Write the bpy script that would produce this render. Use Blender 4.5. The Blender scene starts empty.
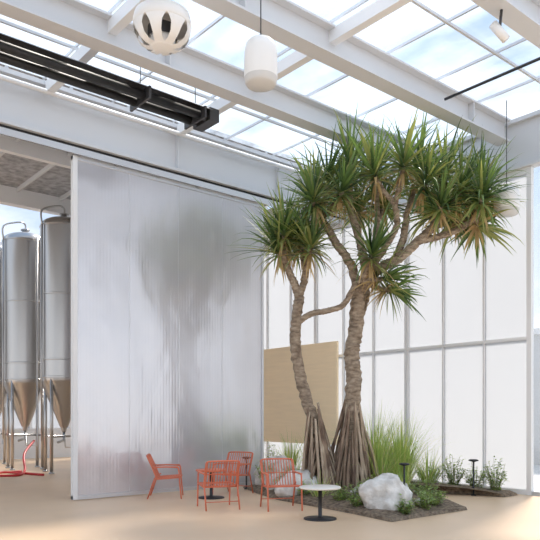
import bpy, math, random
from mathutils import Vector, Matrix, noise
random.seed(7)
scene=bpy.context.scene
try: scene.view_settings.view_transform='Standard'
except Exception: pass

# ---------------------------------------------------------------- materials
def mat(name,col,rough=.5,metal=0,noise_amt=0,nscale=5,bump=0,bscale=20,spec=.5,col2=None,stretch=(1,1,1),trans=0):
    m=bpy.data.materials.new(name); m.use_nodes=True
    nt=m.node_tree; b=nt.nodes['Principled BSDF']
    b.inputs['Base Color'].default_value=(*col,1); b.inputs['Roughness'].default_value=rough
    b.inputs['Metallic'].default_value=metal
    b.inputs['Specular IOR Level'].default_value=spec
    if noise_amt or bump or col2:
        tc=nt.nodes.new('ShaderNodeTexCoord'); mp=nt.nodes.new('ShaderNodeMapping')
        mp.inputs['Scale'].default_value=stretch
        nt.links.new(tc.outputs['Object'],mp.inputs['Vector'])
    if noise_amt or col2:
        n=nt.nodes.new('ShaderNodeTexNoise'); n.inputs['Scale'].default_value=nscale; n.inputs['Detail'].default_value=6
        nt.links.new(mp.outputs[0],n.inputs['Vector'])
        r=nt.nodes.new('ShaderNodeValToRGB')
        r.color_ramp.elements[0].position=.32; r.color_ramp.elements[1].position=.68
        c2=col2 if col2 else tuple(min(1,c*(1+noise_amt)) for c in col)
        c1=col if col2 else tuple(c*(1-noise_amt) for c in col)
        r.color_ramp.elements[0].color=(*c1,1); r.color_ramp.elements[1].color=(*c2,1)
        nt.links.new(n.outputs['Fac'],r.inputs['Fac']); nt.links.new(r.outputs['Color'],b.inputs['Base Color'])
    if bump:
        n2=nt.nodes.new('ShaderNodeTexNoise'); n2.inputs['Scale'].default_value=bscale; n2.inputs['Detail'].default_value=5
        nt.links.new(mp.outputs[0],n2.inputs['Vector'])
        bp=nt.nodes.new('ShaderNodeBump'); bp.inputs['Strength'].default_value=bump; bp.inputs['Distance'].default_value=.05
        nt.links.new(n2.outputs['Fac'],bp.inputs['Height']); nt.links.new(bp.outputs[0],b.inputs['Normal'])
    if trans:
        t=nt.nodes.new('ShaderNodeBsdfTranslucent'); t.inputs['Color'].default_value=(min(1,col[0]*1.6),min(1,col[1]*1.6),col[2],1)
        mx=nt.nodes.new('ShaderNodeMixShader'); mx.inputs[0].default_value=trans
        nt.links.new(b.outputs[0],mx.inputs[1]); nt.links.new(t.outputs[0],mx.inputs[2])
        nt.links.new(mx.outputs[0],nt.nodes['Material Output'].inputs[0])
    return m

def film_mat(name,col,transp,glossf=.05,rough=.2,diff=0.0):
    """sheet that scatters daylight through it, partly clear"""
    m=bpy.data.materials.new(name); m.use_nodes=True; nt=m.node_tree; nt.nodes.clear()
    o=nt.nodes.new('ShaderNodeOutputMaterial')
    t=nt.nodes.new('ShaderNodeBsdfTranslucent'); t.inputs['Color'].default_value=(*col,1)
    d=nt.nodes.new('ShaderNodeBsdfDiffuse'); d.inputs['Color'].default_value=(*col,1)
    m0=nt.nodes.new('ShaderNodeMixShader'); m0.inputs[0].default_value=diff
    nt.links.new(t.outputs[0],m0.inputs[1]); nt.links.new(d.outputs[0],m0.inputs[2])
    c=nt.nodes.new('ShaderNodeBsdfTransparent')
    m1=nt.nodes.new('ShaderNodeMixShader'); m1.inputs[0].default_value=transp
    nt.links.new(m0.outputs[0],m1.inputs[1]); nt.links.new(c.outputs[0],m1.inputs[2])
    g=nt.nodes.new('ShaderNodeBsdfGlossy'); g.inputs['Roughness'].default_value=rough
    m2=nt.nodes.new('ShaderNodeMixShader'); m2.inputs[0].default_value=glossf
    nt.links.new(m1.outputs[0],m2.inputs[1]); nt.links.new(g.outputs[0],m2.inputs[2])
    nt.links.new(m2.outputs[0],o.inputs[0])
    return m

M={}
M['floor']=mat('floor_tan_resin',(.76,.545,.36),.40,noise_amt=.05,nscale=.7,spec=.35)
M['ground']=mat('ground_concrete',(.62,.60,.57),.9,noise_amt=.06,nscale=.5)
M['steel_paint']=mat('painted_steel_grey',(.62,.63,.645),.5)
M['steel_white']=mat('painted_steel_white',(.80,.80,.80),.45)
M['alu']=mat('aluminium_frame',(.66,.67,.69),.35,.5)
M['black']=mat('black_metal',(.02,.02,.022),.45)
M['darkgrey']=mat('dark_steel',(.07,.07,.075),.4,.4)
M['white']=mat('white_enamel',(.85,.84,.82),.35)
M['grille']=mat('speaker_grille',(.62,.62,.61),.6)
M['inox']=mat('stainless_steel',(.50,.485,.47),.30,1.0,bump=.02,bscale=3)
M['ply']=mat('plywood',(.97,.78,.53),.6,noise_amt=.03,nscale=2.5,stretch=(1,.6,6))
M['terra']=mat('terracotta_steel',(.66,.17,.085),.42)
M['tabletop']=mat('table_stone',(.84,.78,.70),.4)
M['bark']=mat('pandanus_bark',(.20,.145,.10),.9,col2=(.54,.43,.32),nscale=7,bump=1,bscale=22,stretch=(1,1,2.6))
M['root']=mat('prop_root',(.13,.08,.055),.9,col2=(.36,.26,.18),nscale=9,bump=.7,bscale=30,stretch=(1,1,.3))
M['root2']=mat('prop_root_pale',(.32,.23,.16),.9,col2=(.56,.45,.33),nscale=9,bump=.7,bscale=30,stretch=(1,1,.3))
M['leaf1']=mat('leaf_green',(.14,.215,.07),.38,trans=.33)
M['leaf2']=mat('leaf_deep_green',(.065,.115,.045),.36,trans=.25)
M['leaf3']=mat('leaf_olive',(.28,.30,.11),.42,trans=.33)
M['leaf4']=mat('leaf_dry',(.50,.36,.18),.7,trans=.2)
M['grass']=mat('grass_green',(.34,.46,.14),.5,trans=.4)
M['grass2']=mat('grass_straw',(.58,.58,.28),.6,trans=.4)
M['shrub1']=mat('shrub_green',(.16,.25,.08),.5,trans=.3)
M['shrub2']=mat('shrub_pale_green',(.34,.42,.20),.5,trans=.3)
M['soil']=mat('soil_mulch',(.11,.075,.05),.95,col2=(.34,.26,.18),nscale=16,bump=1,bscale=28)
M['rock']=mat('limestone',(.50,.46,.41),.85,col2=(.90,.87,.82),nscale=4.5,bump=.9,bscale=9)
M['insul']=mat('foil_insulation',(.40,.40,.41),.45,.4,noise_amt=.35,nscale=6,bump=.8,bscale=8)
M['hose']=mat('red_hose',(.55,.03,.03),.4)
M['wallw']=mat('wall_white',(.74,.74,.74),.7)
M['bld']=mat('render_grey',(.48,.48,.48),.8)
M['film']=film_mat('frosted_film',(.66,.66,.665),.05,.04,.25)
M['glass']=film_mat('clear_glass',(.9,.95,.98),.93,.05,.02)

# roof sheet : mostly clear with streaky, whiter diffusing areas
def roof_mat():
    m=film_mat('roof_glass',(.84,.91,.98),.7,.03,.1); nt=m.node_tree
    tc=nt.nodes.new('ShaderNodeTexCoord'); mp=nt.nodes.new('ShaderNodeMapping'); mp.inputs['Scale'].default_value=(.8,.25,1)
    mp.inputs['Rotation'].default_value=(0,0,.4)
    n=nt.nodes.new('ShaderNodeTexNoise'); n.inputs['Scale'].default_value=1.1; n.inputs['Detail'].default_value=5
    r=nt.nodes.new('ShaderNodeMapRange'); r.inputs['From Min'].default_value=.38; r.inputs['From Max'].default_value=.64
    r.inputs['To Min'].default_value=.94; r.inputs['To Max'].default_value=.64
    nt.links.new(tc.outputs['Object'],mp.inputs[0]); nt.links.new(mp.outputs[0],n.inputs['Vector']); nt.links.new(n.outputs['Fac'],r.inputs['Value'])
    for nd in nt.nodes:
        if nd.type=='MIX_SHADER' and abs(nd.inputs[0].default_value-.7)<1e-4: nt.links.new(r.outputs[0],nd.inputs[0])
    return m
M['roof']=roof_mat()

# polycarbonate sliding sheet : blurred silver reflection + scattered light
def poly_mat():
    m=bpy.data.materials.new('polycarbonate_sheet'); m.use_nodes=True; nt=m.node_tree; nt.nodes.clear()
    o=nt.nodes.new('ShaderNodeOutputMaterial')
    tc=nt.nodes.new('ShaderNodeTexCoord'); mp=nt.nodes.new('ShaderNodeMapping'); mp.inputs['Scale'].default_value=(1.0,1,.5)
    n=nt.nodes.new('ShaderNodeTexNoise'); n.inputs['Scale'].default_value=1.3; n.inputs['Detail'].default_value=2
    bp=nt.nodes.new('ShaderNodeBump'); bp.inputs['Strength'].default_value=.4; bp.inputs['Distance'].default_value=.12
    nt.links.new(tc.outputs['Object'],mp.inputs[0]); nt.links.new(mp.outputs[0],n.inputs['Vector'])
    w=nt.nodes.new('ShaderNodeTexWave'); w.bands_direction='X'; w.inputs['Scale'].default_value=4.5
    nt.links.new(tc.outputs['Object'],w.inputs['Vector'])
    ad=nt.nodes.new('ShaderNodeMath'); ad.operation='MULTIPLY_ADD'; ad.inputs[1].default_value=.022
    nt.links.new(w.outputs['Fac'],ad.inputs[0]); nt.links.new(n.outputs['Fac'],ad.inputs[2])
    nt.links.new(ad.outputs[0],bp.inputs['Height'])
    g=nt.nodes.new('ShaderNodeBsdfGlossy'); g.inputs['Roughness'].default_value=.21; g.inputs['Color'].default_value=(.91,.91,.94,1)
    nt.links.new(bp.outputs[0],g.inputs['Normal'])
    t=nt.nodes.new('ShaderNodeBsdfTranslucent'); t.inputs['Color'].default_value=(.90,.90,.95,1)
    d=nt.nodes.new('ShaderNodeBsdfDiffuse'); d.inputs['Color'].default_value=(.80,.80,.83,1)
    a=nt.nodes.new('ShaderNodeMixShader'); a.inputs[0].default_value=.5
    nt.links.new(t.outputs[0],a.inputs[1]); nt.links.new(d.outputs[0],a.inputs[2])
    b=nt.nodes.new('ShaderNodeMixShader'); b.inputs[0].default_value=.42
    nt.links.new(a.outputs[0],b.inputs[1]); nt.links.new(g.outputs[0],b.inputs[2])
    nt.links.new(b.outputs[0],o.inputs[0])
    return m
M['poly']=poly_mat()

# ---------------------------------------------------------------- mesh builder
class MB:
    def __init__(s): s.v=[];s.f=[];s.m=[];s.sm=[];s.mats=[]
    def mi(s,k):
        if k not in s.mats: s.mats.append(k)
        return s.mats.index(k)
    def add(s,vs,fs,k,smooth=False):
        o=len(s.v); s.v+= [tuple(x) for x in vs]; i=s.mi(k)
        for f in fs: s.f.append(tuple(a+o for a in f)); s.m.append(i); s.sm.append(smooth)
    def box(s,lo,hi,k,M4=None):
        x0,y0,z0=lo;x1,y1,z1=hi
        vs=[(x0,y0,z0),(x1,y0,z0),(x1,y1,z0),(x0,y1,z0),(x0,y0,z1),(x1,y0,z1),(x1,y1,z1),(x0,y1,z1)]
        if M4: vs=[M4@Vector(v) for v in vs]
        s.add(vs,[(0,3,2,1),(4,5,6,7),(0,1,5,4),(1,2,6,5),(2,3,7,6),(3,0,4,7)],k)
    def tube(s,pts,rad,k,n=8,wob=0):
        pts=[Vector(p) for p in pts]
        if not isinstance(rad,(list,tuple)): rad=[rad]*len(pts)
        vs=[];fs=[];prev=None
        for i,p in enumerate(pts):
            t=(pts[min(i+1,len(pts)-1)]-pts[max(i-1,0)]).normalized()
            if prev is None:
                ref=Vector((0,0,1)) if abs(t.z)<.9 else Vector((1,0,0))
                a=t.cross(ref).normalized()
            else: a=(prev-t*prev.dot(t)).normalized()
            prev=a; b=t.cross(a)
            for j in range(n):
                q=2*math.pi*j/n; r=rad[i]*(1+random.uniform(-wob,wob))
                vs.append(p+a*math.cos(q)*r+b*math.sin(q)*r)
        for i in range(len(pts)-1):
            for j in range(n):
                fs.append((i*n+j,i*n+(j+1)%n,(i+1)*n+(j+1)%n,(i+1)*n+j))
        fs.append(tuple(reversed(range(n)))); fs.append(tuple((len(pts)-1)*n+j for j in range(n)))
        s.add(vs,fs,k,True)
    def lathe(s,prof,c,k,n=32,smooth=True):
        vs=[];fs=[]
        for r,z in prof:
            for j in range(n):
                q=2*math.pi*j/n; vs.append((c[0]+r*math.cos(q),c[1]+r*math.sin(q),c[2]+z))
        for i in range(len(prof)-1):
            for j in range(n): fs.append((i*n+j,i*n+(j+1)%n,(i+1)*n+(j+1)%n,(i+1)*n+j))
        s.add(vs,fs,k,smooth)
    def make(s,name,autos=True):
        me=bpy.data.meshes.new(name); me.from_pydata(s.v,[],s.f)
        for k in s.mats: me.materials.append(M[k])
        me.polygons.foreach_set('material_index',s.m); me.polygons.foreach_set('use_smooth',s.sm)
        me.update()
        ob=bpy.data.objects.new(name,me); scene.collection.objects.link(ob); return ob

def spline(pts,n=4):
    pts=[Vector(p) for p in pts]; out=[]
    for i in range(len(pts)-1):
        p0=pts[max(i-1,0)];p1=pts[i];p2=pts[i+1];p3=pts[min(i+2,len(pts)-1)]
        for j in range(n):
            t=j/n
            out.append(.5*((2*p1)+(-p0+p2)*t+(2*p0-5*p1+4*p2-p3)*t*t+(-p0+3*p1-3*p2+p3)*t**3))
    out.append(pts[-1]); return out

# ---------------------------------------------------------------- room constants (metres)
YL=11.84      # plane of the sliding partition (left wall)
XR=12.54      # plane of the frosted glazed wall (right)
ROOF=7.75

b=MB(); b.box((-6,-6,-.12),(XR+.1,25,0),'floor'); b.make('floor')
b=MB(); b.box((-80,-80,-.3),(120,120,-.14),'ground'); b.make('ground')

# sliding partition
b=MB(); x0,x1=5.15,9.74; zt=6.42
n=4; w=(x1-x0)/n
for i in range(n):
    b.box((x0+.05+ i*w*0.985,YL-.02,.06),(x0+.05+(i+1)*w*.985-.006,YL+.02,zt-.03),'poly')
b.box((x0,YL-.05,0.03),(x0+.09,YL+.05,zt),'steel_white')
b.box((x1-.05,YL-.05,0.03),(x1,YL+.05,zt),'alu')
b.box((x0,YL-.045,0.02),(x1,YL+.045,.09),'alu')
b.box((x0,YL-.045,zt-.06),(x1,YL+.045,zt),'alu')
for i in range(1,n): b.box((x0+.041+i*w*.985,YL-.024,.09),(x0+.05+i*w*.985,YL-.0195,zt-.06),'alu')
b.make('sliding_partition')

# header over partition (I-girder + track)
b=MB()
b.box((-6,YL-.16,6.62),(XR-.16,YL+.16,6.68),'steel_paint')
b.box((-6,YL-.02,6.68),(XR-.16,YL+.02,7.5),'steel_paint')
b.box((-6,YL-.16,7.5),(XR-.16,YL+.16,7.58),'steel_paint')
b.box((-6,YL-.07,6.5),(XR-.16,YL+.07,6.62),'black')
b.box((-6,YL-.11,6.44),(XR-.16,YL-.09,6.56),'alu')
for x in [2,7.4,10.15]: b.box((x-.01,YL-.12,6.68),(x+.01,YL-.02,7.5),'steel_paint')
b.tube([(-6,YL-.22,7.36),(XR-.2,YL-.22,7.36)],.045,'steel_white',10)
b.make('wall_left')
# roof beams (X direction)
def ibeam_x(y,z0,h,fw,xa,xb,name,k='steel_paint'):
    b=MB(); b.box((xa,y-fw/2,z0),(xb,y+fw/2,z0+.035),k); b.box((xa,y-.012,z0+.035),(xb,y+.012,z0+h-.035),k)
    b.box((xa,y-fw/2,z0+h-.035),(xb,y+fw/2,z0+h),k)
    x=xa+.6
    while x<xb:
        b.box((x-.01,y-fw/2+.01,z0+.035),(x+.01,y+fw/2-.01,z0+h-.035),k); x+=5.5
    b.make(name)
for i,y in enumerate([2.5,4.9,7.3,9.25]):
    ibeam_x(y,7.12,.46,.3,-6,XR-.15,'roof_beam','steel_paint')
# cross beams (Y direction)
for x in [-.85,1.9,4.65,7.4]:
    b=MB(); b.box((x-.07,-4,7.36),(x+.07,YL-.17,7.56),'steel_white'); b.make('roof_purlin')
b=MB(); b.tube([(10.15,-4,7.3),(10.15,7.15,7.3)],.026,'darkgrey'); b.make('roof_tie_rod')
# roof glazing
b=MB(); b.box((-6,-4,ROOF),(XR+.05,YL+.1,ROOF+.012),'roof')
b.make('ceiling')
b=MB()
for x in [-5.0,-2.2,-.85,.52,1.9,3.27,4.65,6.02,7.4,8.77,10.15,11.5]:
    b.box((x-.016,-4,ROOF-.05),(x+.016,YL+.1,ROOF-.004),'alu')
for y in [1.2,6.1,10.5]:
    b.box((-6,y-.02,ROOF-.10),(XR,y+.02,ROOF-.055),'steel_paint')
b.make('roof_glazing_bars')

# right wall: frosted glazing
b=MB()
ys=[6.82+1.02*i for i in range(18)]
b.box((XR-.005,6.82,.1),(XR+.005,ys[-1],6.5),'film')
b.make('window_1')
b=MB()
for i,y in enumerate(ys):
    w=.05 if i%3==0 else .018
    b.box((XR-.05,y-w,0),(XR+.05,y+w,6.55),'steel_white')
for z,h in [(.05,.05),(3.14,.03),(6.5,.06)]:
    b.box((XR-.045,6.8,z-h),(XR+.045,ys[-1],z+h),'steel_white')
b.box((XR-.12,-6,6.56),(XR+.12,ys[-1],6.62),'steel_paint')
b.box((XR-.02,-6,6.62),(XR+.02,ys[-1],7.5),'steel_paint')
b.box((XR-.12,-6,7.5),(XR+.12,ys[-1],7.58),'steel_paint')
for y in [4.6,2.4,.2,-2]:
    b.box((XR-.05,y-.04,0),(XR+.05,y+.04,6.55),'steel_white')
b.box((XR-.04,-2,0),(XR+.04,6.8,.08),'alu')
b.make('wall_right')
b=MB(); b.box((XR-.004,-2,.08),(XR+.004,6.78,6.55),'glass'); b.make('window_2')
# plywood panel on the right wall
b=MB(); b.box((XR-.24,11.95,.83),(XR-.17,15.9,3.5),'ply'); b.box((XR-.17,12.4,.9),(XR-.13,12.5,3.4),'alu'); b.box((XR-.17,15.2,.9),(XR-.13,15.3,3.4),'alu'); b.make('plywood_panel')

# brewery room behind the partition
b=MB()
b.box((-6,YL+.2,7.8),(XR,18.5,7.9),'insul')
x=-5.6
while x<XR-.1:
    b.box((x,YL+.2,7.7),(x+.06,18.5,7.8),'steel_paint'); x+=1.2
b.box((-6,18.35,7.35),(XR,18.6,7.9),'steel_white')
b.box((-6,15,7.45),(XR,15.15,7.8),'steel_white')
b.make('brewery_ceiling')
b=MB(); 
b.box((-6,24.4,0),(XR,24.6,1.1),'wallw')
x=-6
while x<XR:
    b.box((x,24.42,1.1),(x+.08,24.58,7.8),'steel_white'); x+=1.5
for z in (3,5,7.7): b.box((-6,24.44,z),(XR,24.56,z+.09),'steel_white')
b.make('wall_back')
b=MB(); b.box((-6,24.49,1.1),(XR,24.5,7.7),'film'); b.make('window_3')

def tank(x,y,r,ztop,name='fermentation_tank'):
    b=MB(); zb=2.6; zc=1.25
    b.lathe([(.06,zc-.12),(.08,zc)],(x,y,0),'inox',40)
    b.lathe([(.1,zc+.0),(r-.01,zb-.06)],(x,y,0),'inox',48)
    b.lathe([(r-.01,zb-.06),(r,zb)],(x,y,0),'inox',48)
    b.lathe([(r,zb),(r,ztop-.35)],(x,y,0),'inox',48)
    for zz in (zb+.02,zb+.5,4.9,ztop-.4):
        b.lathe([(r,zz),(r+.012,zz+.01),(r+.012,zz+.04),(r,zz+.05)],(x,y,0),'inox',48,False)
    b.lathe([(r*math.cos(i/8*math.pi/2)+.001,ztop-.35+.27*math.sin(i/8*math.pi/2)) for i in range(9)],(x,y,0),'inox',48)
    b.lathe([(.09,0),(.09,.1),(.13,.1),(.13,.13),(.001,.14)],(x,y,ztop-.1),'inox',16)
    b.tube(spline([(x,y,ztop),(x,y,ztop+.18),(x-.2,y-.1,ztop+.2),(x-r-.03,y-.12,ztop),(x-r-.03,y-.12,ztop-.4)],4),.025,'inox',8)
    for q in (.6,2.17,3.74,5.31):
        c,s=math.cos(q),math.sin(q); lr=r*.93
        b.tube([(x+c*lr,y+s*lr,.03),(x+c*lr,y+s*lr,zb+.1)],.045,'inox',10)
        b.lathe([(.001,0),(.08,0),(.08,.03),(.05,.05)],(x+c*lr,y+s*lr,0),'inox',12)
    ps=[(x+math.cos(q)*r*.93,y+math.sin(q)*r*.93,1.0) for q in (.6,2.17,3.74,5.31,.6)]
    b.tube(ps,.022,'inox',6)
    b.tube([(x-r-.03,y-.12,ztop-.4),(x-r-.05,y-.12,3),(x-r-.05,y-.14,.9)],.022,'inox',8)
    b.tube([(x+.1,y-r-.05,ztop-.3),(x+.1,y-r-.06,3),(x+.1,y-r-.06,.7),(x,y-.1,.7),(x,y,zc-.1)],.022,'inox',8)
    b.tube([(x,y,zc-.1),(x,y,.9),(x-.3,y-.3,.85)],.035,'inox',8)
    b.make(name)
tank(7.6,18.0,.64,7.2); tank(7.2,19.9,.64,7.1); tank(6.85,21.8,.64,7.1); tank(9.6,18.2,.64,7.2)
b=MB()
b.tube(spline([(7.2,19.2,.85),(6.7,18.6,.5),(6.5,18,.1),(6.1,17.5,.03),(5.6,17.9,.03),(6.2,18.6,.03),(6.7,17.2,.03)],6),.035,'hose',8)
b.tube(spline([(6.75,21.0,.9),(6.3,20,.9),(6.0,19.2,.4),(5.9,18.8,.03),(6.6,18.5,.04)],6),.035,'hose',8)
b.make('brewery_hose')

# radiant heater
b=MB()
for y in (9.78,10.08):
    b.tube([(-4,y,6.9),(6.8,y,6.9)],.075,'black',12)
b.add([(-4,9.62,6.98),(6.8,9.62,6.98),(6.8,9.74,7.06),(-4,9.74,7.06)],[(0,1,2,3)],'darkgrey')
b.add([(-4,9.74,7.06),(6.8,9.74,7.06),(6.8,10.12,7.06),(-4,10.12,7.06)],[(0,1,2,3)],'darkgrey')
b.add([(-4,10.12,7.06),(6.8,10.12,7.06),(6.8,10.24,6.98),(-4,10.24,6.98)],[(0,1,2,3)],'darkgrey')
b.box((6.75,9.66,6.82),(6.95,10.2,7.04),'darkgrey')
for x in (-2,.5,3,5.5,6.6):
    b.box((x,9.6,6.8),(x+.04,10.26,7.0),'darkgrey')
    b.tube([(x+.02,9.93,7.06),(x+.02,9.93,7.7)],.008,'darkgrey',5)
b.make('radiant_heater')

# ceiling ventilator with petal openings
b=MB(); c=(4.55,7.6); z=6.66; R=.38
prof=[(.001,.25),(.2,.25),(.30,.235),(.36,.19),(R,.11),(R,.04),(.37,.03),(.33,.03)]
b.lathe(prof,(c[0],c[1],z),'white',48)
NP=8
for i in range(NP):
    q0=2*math.pi*i/NP; vs=[];fs=[]
    rows=[(R-.005,.05,.39),(R-.008,.0,.31),(R-.02,-.06,.23),(R-.07,-.15,.20),(R-.15,-.21,.24),(R-.24,-.23,.39)]
    for r,zz,hw in rows:
        for s_ in (-1,-.5,0,.5,1): 
            q=q0+s_*hw; vs.append((c[0]+r*math.cos(q),c[1]+r*math.sin(q),z+zz))
    for a in range(len(rows)-1):
        for t in range(4): k=a*5+t; fs.append((k,k+1,k+6,k+5))
    b.add(vs,fs,'white',True)
b.lathe([(.001,-.24),(.13,-.24),(.17,-.22),(.17,-.1),(.12,.0),(.12,.03)],(c[0],c[1],z),'white',24)
b.lathe([(.19,.03),(.19,-.12)],(c[0],c[1],z),'darkgrey',24)
for i in range(3):
    q=2.1*i; b.box((c[0]+.2*math.cos(q)-.015,c[1]+.2*math.sin(q)-.015,z+.24),(c[0]+.2*math.cos(q)+.015,c[1]+.2*math.sin(q)+.015,z+.3),'darkgrey')
b.tube([(c[0],c[1],z+.25),(c[0],c[1],7.7)],.018,'darkgrey',8)
b.make('ceiling_ventilator')

def pendant_speaker(x,y,zc,h,r):
    b=MB()
    b.lathe([(.001,h/2),(r*.45,h/2),(r*.68,h/2-.02),(r*.90,h/2-.07),(r*.98,h/2-.16),(r,h/2-.3),(r,-h/2+.12),(r*.99,-h/2+.1)],(x,y,zc),'white',32)
    b.lathe([(r*.99,-h/2+.1),(r*.94,-h/2+.03),(r*.85,-h/2),(.001,-h/2)],(x,y,zc),'grille',32)
    b.lathe([(.001,h/2+.05),(.04,h/2+.05),(.05,h/2)],(x,y,zc),'darkgrey',12)
    b.tube([(x,y,zc+h/2),(x,y,ROOF-.06)],.009,'darkgrey',6)
    b.make('pendant_speaker')
pendant_speaker(5.69,6.95,6.36,.62,.225)
pendant_speaker(11.8,6.9,5.74,.52,.24)
b=MB(); b.tube([(8.2,5.0,6.95),(8.3,4.86,6.72)],.06,'white',16); b.tube([(8.25,4.9,7.12),(8.25,4.93,6.84)],.02,'darkgrey',8); b.make('spotlight')

# ---------------------------------------------------------------- planting bed
poly=[(7.78,6.42),(9.75,6.42),(10.5,7.5),(11.3,8.3),(11.75,7.4),(11.8,6.95),(12.3,6.95),(12.3,9),(12.3,12),(12.2,14),(10.9,13.6),(9.95,12.3),(9.9,11.7),(8.95,11.55),(8.5,10.5),(8.15,9.4),(8.05,8.3),(7.95,7.4)]
cen=(10.3,9.3)
pp=[]
for i in range(len(poly)):
    p,q=poly[i],poly[(i+1)%len(poly)]
    for j in range(5):
        t=j/5; pp.append((p[0]+(q[0]-p[0])*t,p[1]+(q[1]-p[1])*t))
b=MB(); vs=[];fs=[]; N=len(pp); rings=[(1,.004),(.99,.05),(.95,.07),(.85,.12),(.7,.16),(.5,.19),(.3,.2),(.1,.2)]
for s_,z in rings:
    for (x,y) in pp:
        X=cen[0]+(x-cen[0])*s_;Y=cen[1]+(y-cen[1])*s_
        vs.append((X,Y,z+(noise.noise(Vector((X*2.5,Y*2.5,0)))*.05 if z>.06 else 0)))
for i in range(len(rings)-1):
    for j in range(N): fs.append((i*N+j,i*N+(j+1)%N,(i+1)*N+(j+1)%N,(i+1)*N+j))
fs.append(tuple((len(rings)-1)*N+j for j in range(N)))
b.add(vs,fs,'soil',True)
b.make('planting_bed')

def rock(x,y,z,sx,sy,sz,seed,name='boulder',rot=0):
    import bmesh
    bm=bmesh.new(); bmesh.ops.create_icosphere(bm,subdivisions=4,radius=1)
    for v in bm.verts:
        p=v.co.copy()
        d=1+.28*noise.noise(p*1.1+Vector((seed,0,0)))+.12*noise.noise(p*2.6+Vector((0,seed,0)))+.05*noise.noise(p*7)
        for nn in (Vector((.6,-.7,.4)),Vector((-.7,-.5,.5)),Vector((0,.1,1)),Vector((.9,.2,.3))):
            nn=nn.normalized(); k=p.dot(nn)
            if k>.74: d*=.74/k*.5+.5
        v.co=Vector((p.x*d*sx,p.y*d*sy,p.z*d*sz))
    bmesh.ops.rotate(bm,verts=bm.verts,matrix=Matrix.Rotation(rot,3,'Z'),cent=(0,0,0))
    me=bpy.data.meshes.new(name); bm.to_mesh(me); bm.free(); me.materials.append(M['rock'])
    for p_ in me.polygons: p_.use_smooth=True
    ob=bpy.data.objects.new(name,me); ob.location=(x,y,z); scene.collection.objects.link(ob)
rock(8.5,7.1,.25,.43,.38,.44,3)
rock(8.65,9.4,.26,.42,.4,.32,8)
rock(9.5,11.0,.32,.5,.45,.42,15)
rock(8.95,10.35,.2,.35,.25,.24,22)
rock(9.0,8.05,.2,.28,.22,.16,31)
rock(9.15,6.95,.1,.16,.13,.1,41)
rock(9.9,8.0,.2,.26,.22,.17,53)

# ---------------------------------------------------------------- pandanus tree
F=Vector((.644,.765,0)); Rr=Vector((.765,-.644,0)); BASE=Vector((9.4,9.05,0))
def L(a,z,bq=0): return BASE+Rr*a+F*bq+Vector((0,0,z))   # tree-local frame: lateral, height, depth
tb=MB()
def limb(pts,r0,r1,k='bark'):
    sp=spline([L(*p) for p in pts],10); n=len(sp)
    sp=[p+Vector((random.uniform(-.012,.012),random.uniform(-.012,.012),0)) for p in sp]
    rad=[(r0+(r1-r0)*i/(n-1))*(1.0+.13*((i%2)==0)) for i in range(n)]
    tb.tube(sp,rad,k,14,.07)
limb([(.16,.1,0),(.2,.8),(.23,1.3),(.27,2.28),(.24,2.8,.03),(.31,3.26),(.37,4.04)],.155,.13)
limb([(-.24,.1,-.1),(-.36,.9,-.08),(-.44,1.31,-.05),(-.68,1.99),(-.86,2.87),(-.84,3.5),(-.78,3.95)],.12,.09)
limb([(-.79,3.9),(-.92,4.25),(-1.08,4.55)],.08,.06)
limb([(-.78,3.95),(-.70,4.2),(-.68,4.4,-.1)],.07,.055)
limb([(-.81,3.42,0),(-.55,3.56,-.12),(-.29,3.6,-.18),(.05,3.72,-.2),(.28,4.1,-.22),(.42,4.2,-.22)],.055,.05)
limb([(.36,3.95),(.22,4.5,-.05),(-.08,4.95,-.05),(-.35,5.45,0)],.09,.065)
limb([(.37,4.0),(.52,4.5,.1),(.4,5.05,.15),(.23,5.6,.1)],.085,.06)
limb([(.50,4.45,.1),(.75,4.95,.3),(.8,5.5,.4)],.065,.05)
limb([(.37,3.98),(.68,4.38,-.1),(1.13,4.63,-.12),(1.52,4.98,-.1),(1.86,5.3)],.11,.07)
limb([(.45,4.2,0),(.8,4.75,-.2),(1.05,5.2,-.3),(1.0,5.6,-.4)],.065,.05)
limb([(1.5,4.96,-.1),(2.0,5.12,.1),(2.4,5.28,.1),(2.64,5.45)],.065,.05)
limb([(1.05,4.6,-.12),(1.25,5.1,0),(1.33,5.6,.05)],.075,.055)
limb([(.31,3.3,0),(.5,3.7,.2),(.62,4.2,.5),(.5,4.9,.7),(.45,5.4,.65)],.05,.045)
# prop roots
def roots(ca,cb,za,zb_,rx,n,topa,r0=.09):
    for i in range(n):
        q=2*math.pi*(i+random.random()*.9)/n; zt=random.uniform(za,zb_)
        rr=rx*random.uniform(.55,1.12); rs=random.uniform(.017,.034)
        t0=(topa(zt)+math.cos(q)*r0,zt,cb+math.sin(q)*r0)
        e=(ca+math.cos(q)*rr,.1,cb+math.sin(q)*rr)
        bow=random.uniform(0,.07)
        m=(t0[0]*.5+e[0]*.5+math.cos(q)*bow,.1+(zt-.1)*.5,t0[2]*.5+e[2]*.5+math.sin(q)*bow)
        sp=spline([L(*t0),L(*m),L(*e)],4); n_=len(sp)
        tb.tube(sp,[rs*(.7+.6*j/(n_-1)) for j in range(n_)],'root' if random.random()<.45 else 'root2',7,.12)
roots(.19,0,.6,2.0,.54,84,lambda z:.17+.04*z,.13)
roots(-.38,-.12,.5,1.85,.38,54,lambda z:-.22-.17*z,.10)
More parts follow.
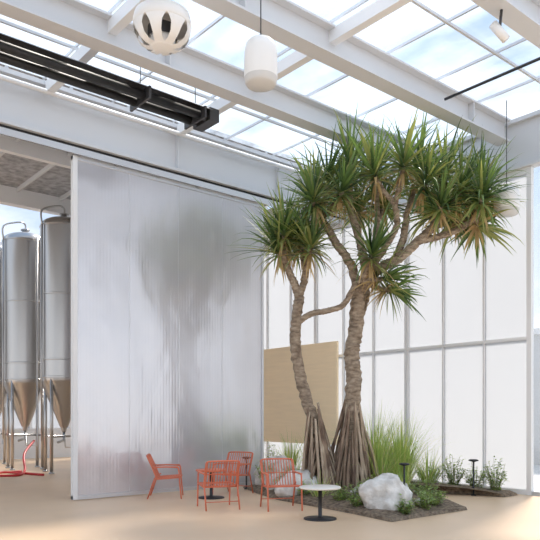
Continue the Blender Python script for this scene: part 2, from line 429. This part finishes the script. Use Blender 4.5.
# foliage
def leaf(p,axis,side,length,width,droop,k):
    N=6; up=Vector((0,0,1)); vs=[];fs=[]; pos=p.copy(); d=axis.copy(); seg=length/N
    for i in range(N+1):
        t=i/N; w=width*(1-.2*t if t<.4 else (.92*(1-(t-.4)/.6)**.9))*.5
        s=(side-d*side.dot(d)).normalized(); nrm=s.cross(d).normalized()
        if nrm.z<0: nrm=-nrm
        vs+= [pos-s*w+nrm*w*.35, pos.copy(), pos+s*w+nrm*w*.35]
        pos=pos+d*seg; d=(d-up*droop*(.25+t*1.5)/N*1.6).normalized()
    for i in range(N):
        for t in range(2): a=i*3+t; fs.append((a,a+1,a+4,a+3))
    tb.add(vs,fs,k,True)
def rosette(c,axis,n=64,ln=.85):
    axis=axis.normalized(); ref=Vector((0,0,1)) if abs(axis.z)<.9 else Vector((1,0,0))
    A=axis.cross(ref).normalized(); B=axis.cross(A); ln*=random.uniform(.9,1.08)
    for i in range(n):
        t=i/n; az=i*2.39996+random.uniform(-.4,.4)
        el=math.radians(6+108*t**.85+random.uniform(-14,14))
        d=(axis*math.cos(el)+(A*math.cos(az)+B*math.sin(az))*math.sin(el)).normalized()
        side=d.cross(axis).normalized() if d.cross(axis).length>.01 else A
        p=c+axis*(.26*(1-t)-.14)+(A*math.cos(az)+B*math.sin(az))*.04
        l=ln*random.uniform(.6,1.14)*(.78+.32*math.sin(math.pi*min(1,t+.15)))
        r=random.random()
        if t>.88: k='leaf4' if r<.55 else 'leaf3'
        elif t>.55: k='leaf3' if r<.45 else('leaf2' if r<.65 else 'leaf1')
        else: k='leaf1' if r<.5 else ('leaf3' if r<.75 else 'leaf2')
        dr=random.uniform(.1,.7)*(.45+t)
        if random.random()<.3: dr+=random.uniform(.4,1.2)
        leaf(p,d,side,l,random.uniform(.044,.066),dr,k)
    for i in range(12):   # dry skirt
        az=random.uniform(0,6.28); d=(-axis*.7+(A*math.cos(az)+B*math.sin(az))*.6+Vector((0,0,-.5))).normalized()
        leaf(c-axis*.12,d,d.cross(axis).normalized(),random.uniform(.3,.65),.045,.8,'leaf4')
nodes={'LA':(-1.08,4.55,0),'LB':(-.68,4.4,-.1),'LG':(-.35,5.45,0),'M':(.23,5.6,.1),'M2':(.8,5.5,.4),'R2':(1.33,5.6,.05),'R':(1.86,5.3,0),'RR':(2.64,5.45,0),'C':(.42,4.2,-.22),'D':(.45,5.4,.65),'E':(1.0,5.6,-.4)}
ros=[(-1.2,4.8,0,'LA'),(-.98,5.1,.4,'LA'),(-.58,4.8,-.3,'LB'),(-1.1,5.1,-.2,'LA'),(-.75,5.1,.3,'LB'),
(-.48,5.85,0,'LG'),(-.2,6.25,.3,'LG'),(-.55,5.6,-.5,'LG'),(.0,5.8,-.5,'LG'),
(.2,6.5,0,'M'),(.6,6.15,-.4,'E'),(.8,6.55,.5,'M2'),(.5,5.9,.9,'D'),(.2,6.1,.6,'D'),
(1.15,6.3,-.5,'E'),(1.6,6.5,.3,'R2'),(1.55,5.95,-.5,'R2'),(1.0,6.0,.9,'M2'),
(2.1,6.35,.2,'R'),(2.25,5.85,-.4,'R'),(1.95,5.75,.7,'R'),(1.85,5.5,-.5,'R'),
(2.75,6.05,0,'RR'),(2.85,5.7,.4,'RR'),(2.6,5.65,-.5,'RR'),(2.75,5.35,.2,'RR'),(2.35,5.55,.5,'RR'),
(.8,4.2,-.3,'C'),(.55,4.6,-.5,'C'),(1.0,4.0,-.1,'C')]
for a,z,bq,nd in ros:
    P0=L(*nodes[nd]); P1=L(a,z,bq); dv=P1-P0
    mid=(P0+P1)/2+Vector((0,0,-.08*dv.length)); 
    sp=spline([P0,mid,P1],4); tb.tube(sp,[.055-.012*i/(len(sp)-1) for i in range(len(sp))],'bark',8,.08)
    ax=(P1-mid).normalized()*.8+Vector((0,0,.45))
    if z<4.5: ax=(P1-mid).normalized()+Vector((0,0,.1))
    rosette(P1,ax,n=76 if z>4.5 else 50,ln=.96 if z>4.5 else .7)
tb.make('pandanus_tree')

# ---------------------------------------------------------------- understory plants
def grass_clump(x,y,h,n,sp,k1='grass',k2='grass2',name='ornamental_grass'):
    global tb
    old=tb; tb=MB()
    for i in range(n):
        az=random.uniform(0,6.28); r=random.uniform(0,.16); tilt=random.uniform(.03,sp)
        d=Vector((math.cos(az)*math.sin(tilt),math.sin(az)*math.sin(tilt),math.cos(tilt)))
        leaf(Vector((x+math.cos(az)*r,y+math.sin(az)*r,.12)),d,Vector((-math.sin(az),math.cos(az),0)),h*random.uniform(.5,1.1),.016,random.uniform(.3,1.7),k1 if random.random()<.7 else k2)
    tb.make(name); tb=old
def shrub(x,y,h,w,n,ks=('shrub1','shrub2','grass'),name='leafy_shrub',ll=.07):
    global tb
    old=tb; tb=MB()
    for i in range(n):
        az=random.uniform(0,6.28); r=w*math.sqrt(random.random()); hh=h*random.uniform(.35,1)*(1-.4*(r/w)**2)
        p0=Vector((x+.25*r*math.cos(az),y+.25*r*math.sin(az),.05)); p1=Vector((x+r*math.cos(az),y+r*math.sin(az),.1+hh))
        sp=spline([p0,(p0+p1)/2+Vector((0,0,.08*h)),p1],3); tb.tube(sp,.004,'leaf3',4)
        for j in range(12):
            t=.15+.85*j/11; q=sp[min(len(sp)-1,int(t*(len(sp)-1)))]
            a2=random.uniform(0,6.28); d=Vector((math.cos(a2),math.sin(a2),random.uniform(-.2,.7))).normalized()
            leaf(q+Vector((random.uniform(-.03,.03),random.uniform(-.03,.03),random.uniform(-.04,.04))),d,Vector((-math.sin(a2),math.cos(a2),0)),ll*random.uniform(.7,1.3),ll*.45,.5,random.choice(ks))
    tb.make(name); tb=old
for g in [(10.5,9.1,1.75,240,.5),(10.9,8.75,1.6,220,.55),(10.15,8.65,1.3,160,.7),(10.9,9.6,1.6,150,.5),(11.25,9.0,1.4,170,.5),(9.2,7.6,.5,50,.9),
          (11.0,12.3,1.2,110,.5),(10.9,11.4,1.2,110,.5),(8.5,8.7,.5,50,.9),(9.3,10.2,.7,70,.8),(10.3,8.2,.8,90,.8),(11.6,8.6,.9,100,.6)]:
    grass_clump(*g)
for (x,y,h,w,n) in [(11.98,7.25,.68,.27,40),(11.98,7.7,.56,.28,40),(11.95,8.2,.75,.28,44),(11.85,8.7,.6,.35,40),(9.3,6.8,.3,.25,28),(8.9,6.68,.3,.2,24),(9.9,7.4,.42,.3,34),(8.35,6.62,.22,.16,16),
  (10.6,12.7,.95,.35,38),(9.6,11.25,.85,.25,34),(9.1,10.95,.6,.28,30),(8.7,9.95,.4,.2,24),(8.4,9.05,.3,.18,18),(9.3,8.1,.45,.3,32),(8.4,8.1,.35,.2,20),(8.2,7.5,.25,.16,16),(11.2,10.6,.85,.4,38),(11.75,11.4,.7,.35,30),(8.7,7.95,.35,.25,24),(9.8,10.2,.85,.35,38)]:
    shrub(x,y,h,w,n)

# ---------------------------------------------------------------- furniture
def place(ob,x,y,rot,z=0): ob.location=(x,y,z); ob.rotation_euler=(0,0,rot)
def chair(x,y,rot):
    """slatted steel armchair, faces local -Y"""
    b=MB(); r=.014; w=.29
    for s in (-1,1):
        b.tube(spline([(s*w,-.30,.0),(s*w,-.27,.30),(s*w,-.25,.56),(s*w,-.2,.6),(s*w,.0,.61),(s*w,.22,.60)],4),r,'terra',8)
        b.tube([(s*w,.34,0),(s*w,.2,.40),(s*w,.13,.44)],r,'terra',8)
        b.tube([(s*w,-.27,.41),(s*w*1,.16,.38)],r,'terra',8)
        b.tube(spline([(s*w,.16,.38),(s*w,.25,.6),(s*w,.34,.80)],4),r,'terra',8)
        b.box((s*w-.022,-.24,.605),(s*w+.022,.24,.62),'terra')
    b.tube([(-w,-.27,.41),(w,-.27,.41)],r,'terra',8)
    b.tube([(-w,.16,.38),(w,.16,.38)],r,'terra',8)
    b.tube(spline([(-w,.34,.80),(-w+.05,.355,.825),(0,.36,.83),(w-.05,.355,.825),(w,.34,.80)],4),r,'terra',8)
    b.tube([(-w,.25,.6),(w,.25,.6)],.008,'terra',6)
    b.tube([(-w,.30,.14),(w,.30,.14)],.008,'terra',6)
    nn=12
    for i in range(nn):
        xx=-w+2*w*(i+.5)/nn
        b.tube(spline([(xx,-.285,.40),(xx,-.26,.415),(xx,0,.40),(xx,.15,.385),(xx,.20,.45),(xx,.26,.62),(xx,.35,.82)],3),.009,'terra',5)
    ob=b.make('dining_chair'); place(ob,x,y,rot)
def face(x,y,tx,ty):
    dx,dy=tx-x,ty-y; return math.atan2(dy,dx)+math.pi/2
chair(6.80,11.2,face(6.8,11.2,7.5,10.7))
chair(8.1,10.8,face(8.1,10.8,7.4,10.5))
chair(6.7,9.35,face(6.7,9.35,7.1,10.4))
chair(7.45,8.55,face(7.45,8.55,7.0,7.7))
def table(x,y,top,h=.5,r=.32,base='black'):
    b=MB()
    b.lathe([(.001,h-.028),(r-.008,h-.028),(r,h-.02),(r,h-.006),(r-.006,h),(.001,h)],(0,0,0),top,40)
    b.lathe([(.2,h-.028),(.19,h-.045),(.03,h-.05),(.03,.04),(.05,.03),(.25,.018),(.255,.0),(.001,.0)],(0,0,0),base,32)
    ob=b.make('cafe_table'); place(ob,x,y,0)
table(7.18,7.33,'tabletop'); table(7.4,10.55,'terra',.55,.3)

def bollard(x,y,z0=.05,h=.62):
    b=MB(); b.lathe([(.001,0),(.05,0),(.05,.02),(.018,.025),(.018,h-.03)],(x,y,z0),'black',12)
    b.lathe([(.018,h-.06),(.03,h-.05),(.095,h-.03),(.1,h-.015),(.07,h),(.001,h+.005)],(x,y,z0),'black',24)
    b.make('garden_path_light')
bollard(9.75,7.75,.1,.62); bollard(11.6,7.5,.0,.72); bollard(8.85,11.3,.0,.7)

# exterior
b=MB(); b.box((20,-6,-.14),(32,3.5,3.2),'bld'); 
for i in range(6): b.box((19.95,-5+i*1.4,1.0),(20.02,-4.2+i*1.4,2.4),'glass')
b.box((19.8,-6,3.2),(32,3.6,3.4),'wallw'); b.make('neighbour_building')
b=MB(); b.box((22,5,-.14),(40,18,4.4),'bld'); b.box((21.9,4.9,4.4),(40.1,18.1,4.6),'wallw')
b.box((21.92,6,.9),(22.02,8,2.4),'glass'); b.make('warehouse_building')

# ---------------------------------------------------------------- world + sun
w=bpy.data.worlds.new('sky'); scene.world=w; w.use_nodes=True; nt=w.node_tree; bg=nt.nodes['Background']
tc=nt.nodes.new('ShaderNodeTexCoord'); sep=nt.nodes.new('ShaderNodeSeparateXYZ'); nt.links.new(tc.outputs['Generated'],sep.inputs[0])
cr=nt.nodes.new('ShaderNodeValToRGB'); e=cr.color_ramp.elements
e[0].position=0; e[0].color=(.90,.93,.98,1); e[1].position=.75; e[1].color=(.27,.44,.72,1)
m_=e.new(.35); m_.color=(.44,.59,.81,1)
nt.links.new(sep.outputs['Z'],cr.inputs[0])
mp=nt.nodes.new('ShaderNodeMapping'); mp.inputs['Scale'].default_value=(1,1,2.6)
nz=nt.nodes.new('ShaderNodeTexNoise'); nz.inputs['Scale'].default_value=2.6; nz.inputs['Detail'].default_value=8; nz.inputs['Roughness'].default_value=.58
nt.links.new(tc.outputs['Generated'],mp.inputs[0]); nt.links.new(mp.outputs[0],nz.inputs['Vector'])
cr2=nt.nodes.new('ShaderNodeValToRGB'); cr2.color_ramp.elements[0].position=.46; cr2.color_ramp.elements[1].position=.74
nt.links.new(nz.outputs['Fac'],cr2.inputs[0])
mx=nt.nodes.new('ShaderNodeMix'); mx.data_type='RGBA'
nt.links.new(cr2.outputs[0],mx.inputs[0]); nt.links.new(cr.outputs[0],mx.inputs[6]); mx.inputs[7].default_value=(1.2,1.2,1.2,1)
nt.links.new(mx.outputs[2],bg.inputs[0]); bg.inputs[1].default_value=1.25

sl=bpy.data.lights.new('sun','SUN'); sl.energy=6.2; sl.angle=math.radians(9); sl.color=(1,.94,.86)
so=bpy.data.objects.new('sun',sl); scene.collection.objects.link(so)
so.rotation_euler=Vector((.72,.30,.95)).to_track_quat('Z','Y').to_euler()

# ---------------------------------------------------------------- camera
cd=bpy.data.cameras.new('camera'); cd.sensor_width=36; cd.lens=665/540*36; cd.shift_y=145/540; cd.clip_end=500
co=bpy.data.objects.new('camera',cd); co.location=(0,0,1.6); co.rotation_euler=(math.pi/2,0,math.radians(49.9-90)); scene.collection.objects.link(co)
scene.camera=co
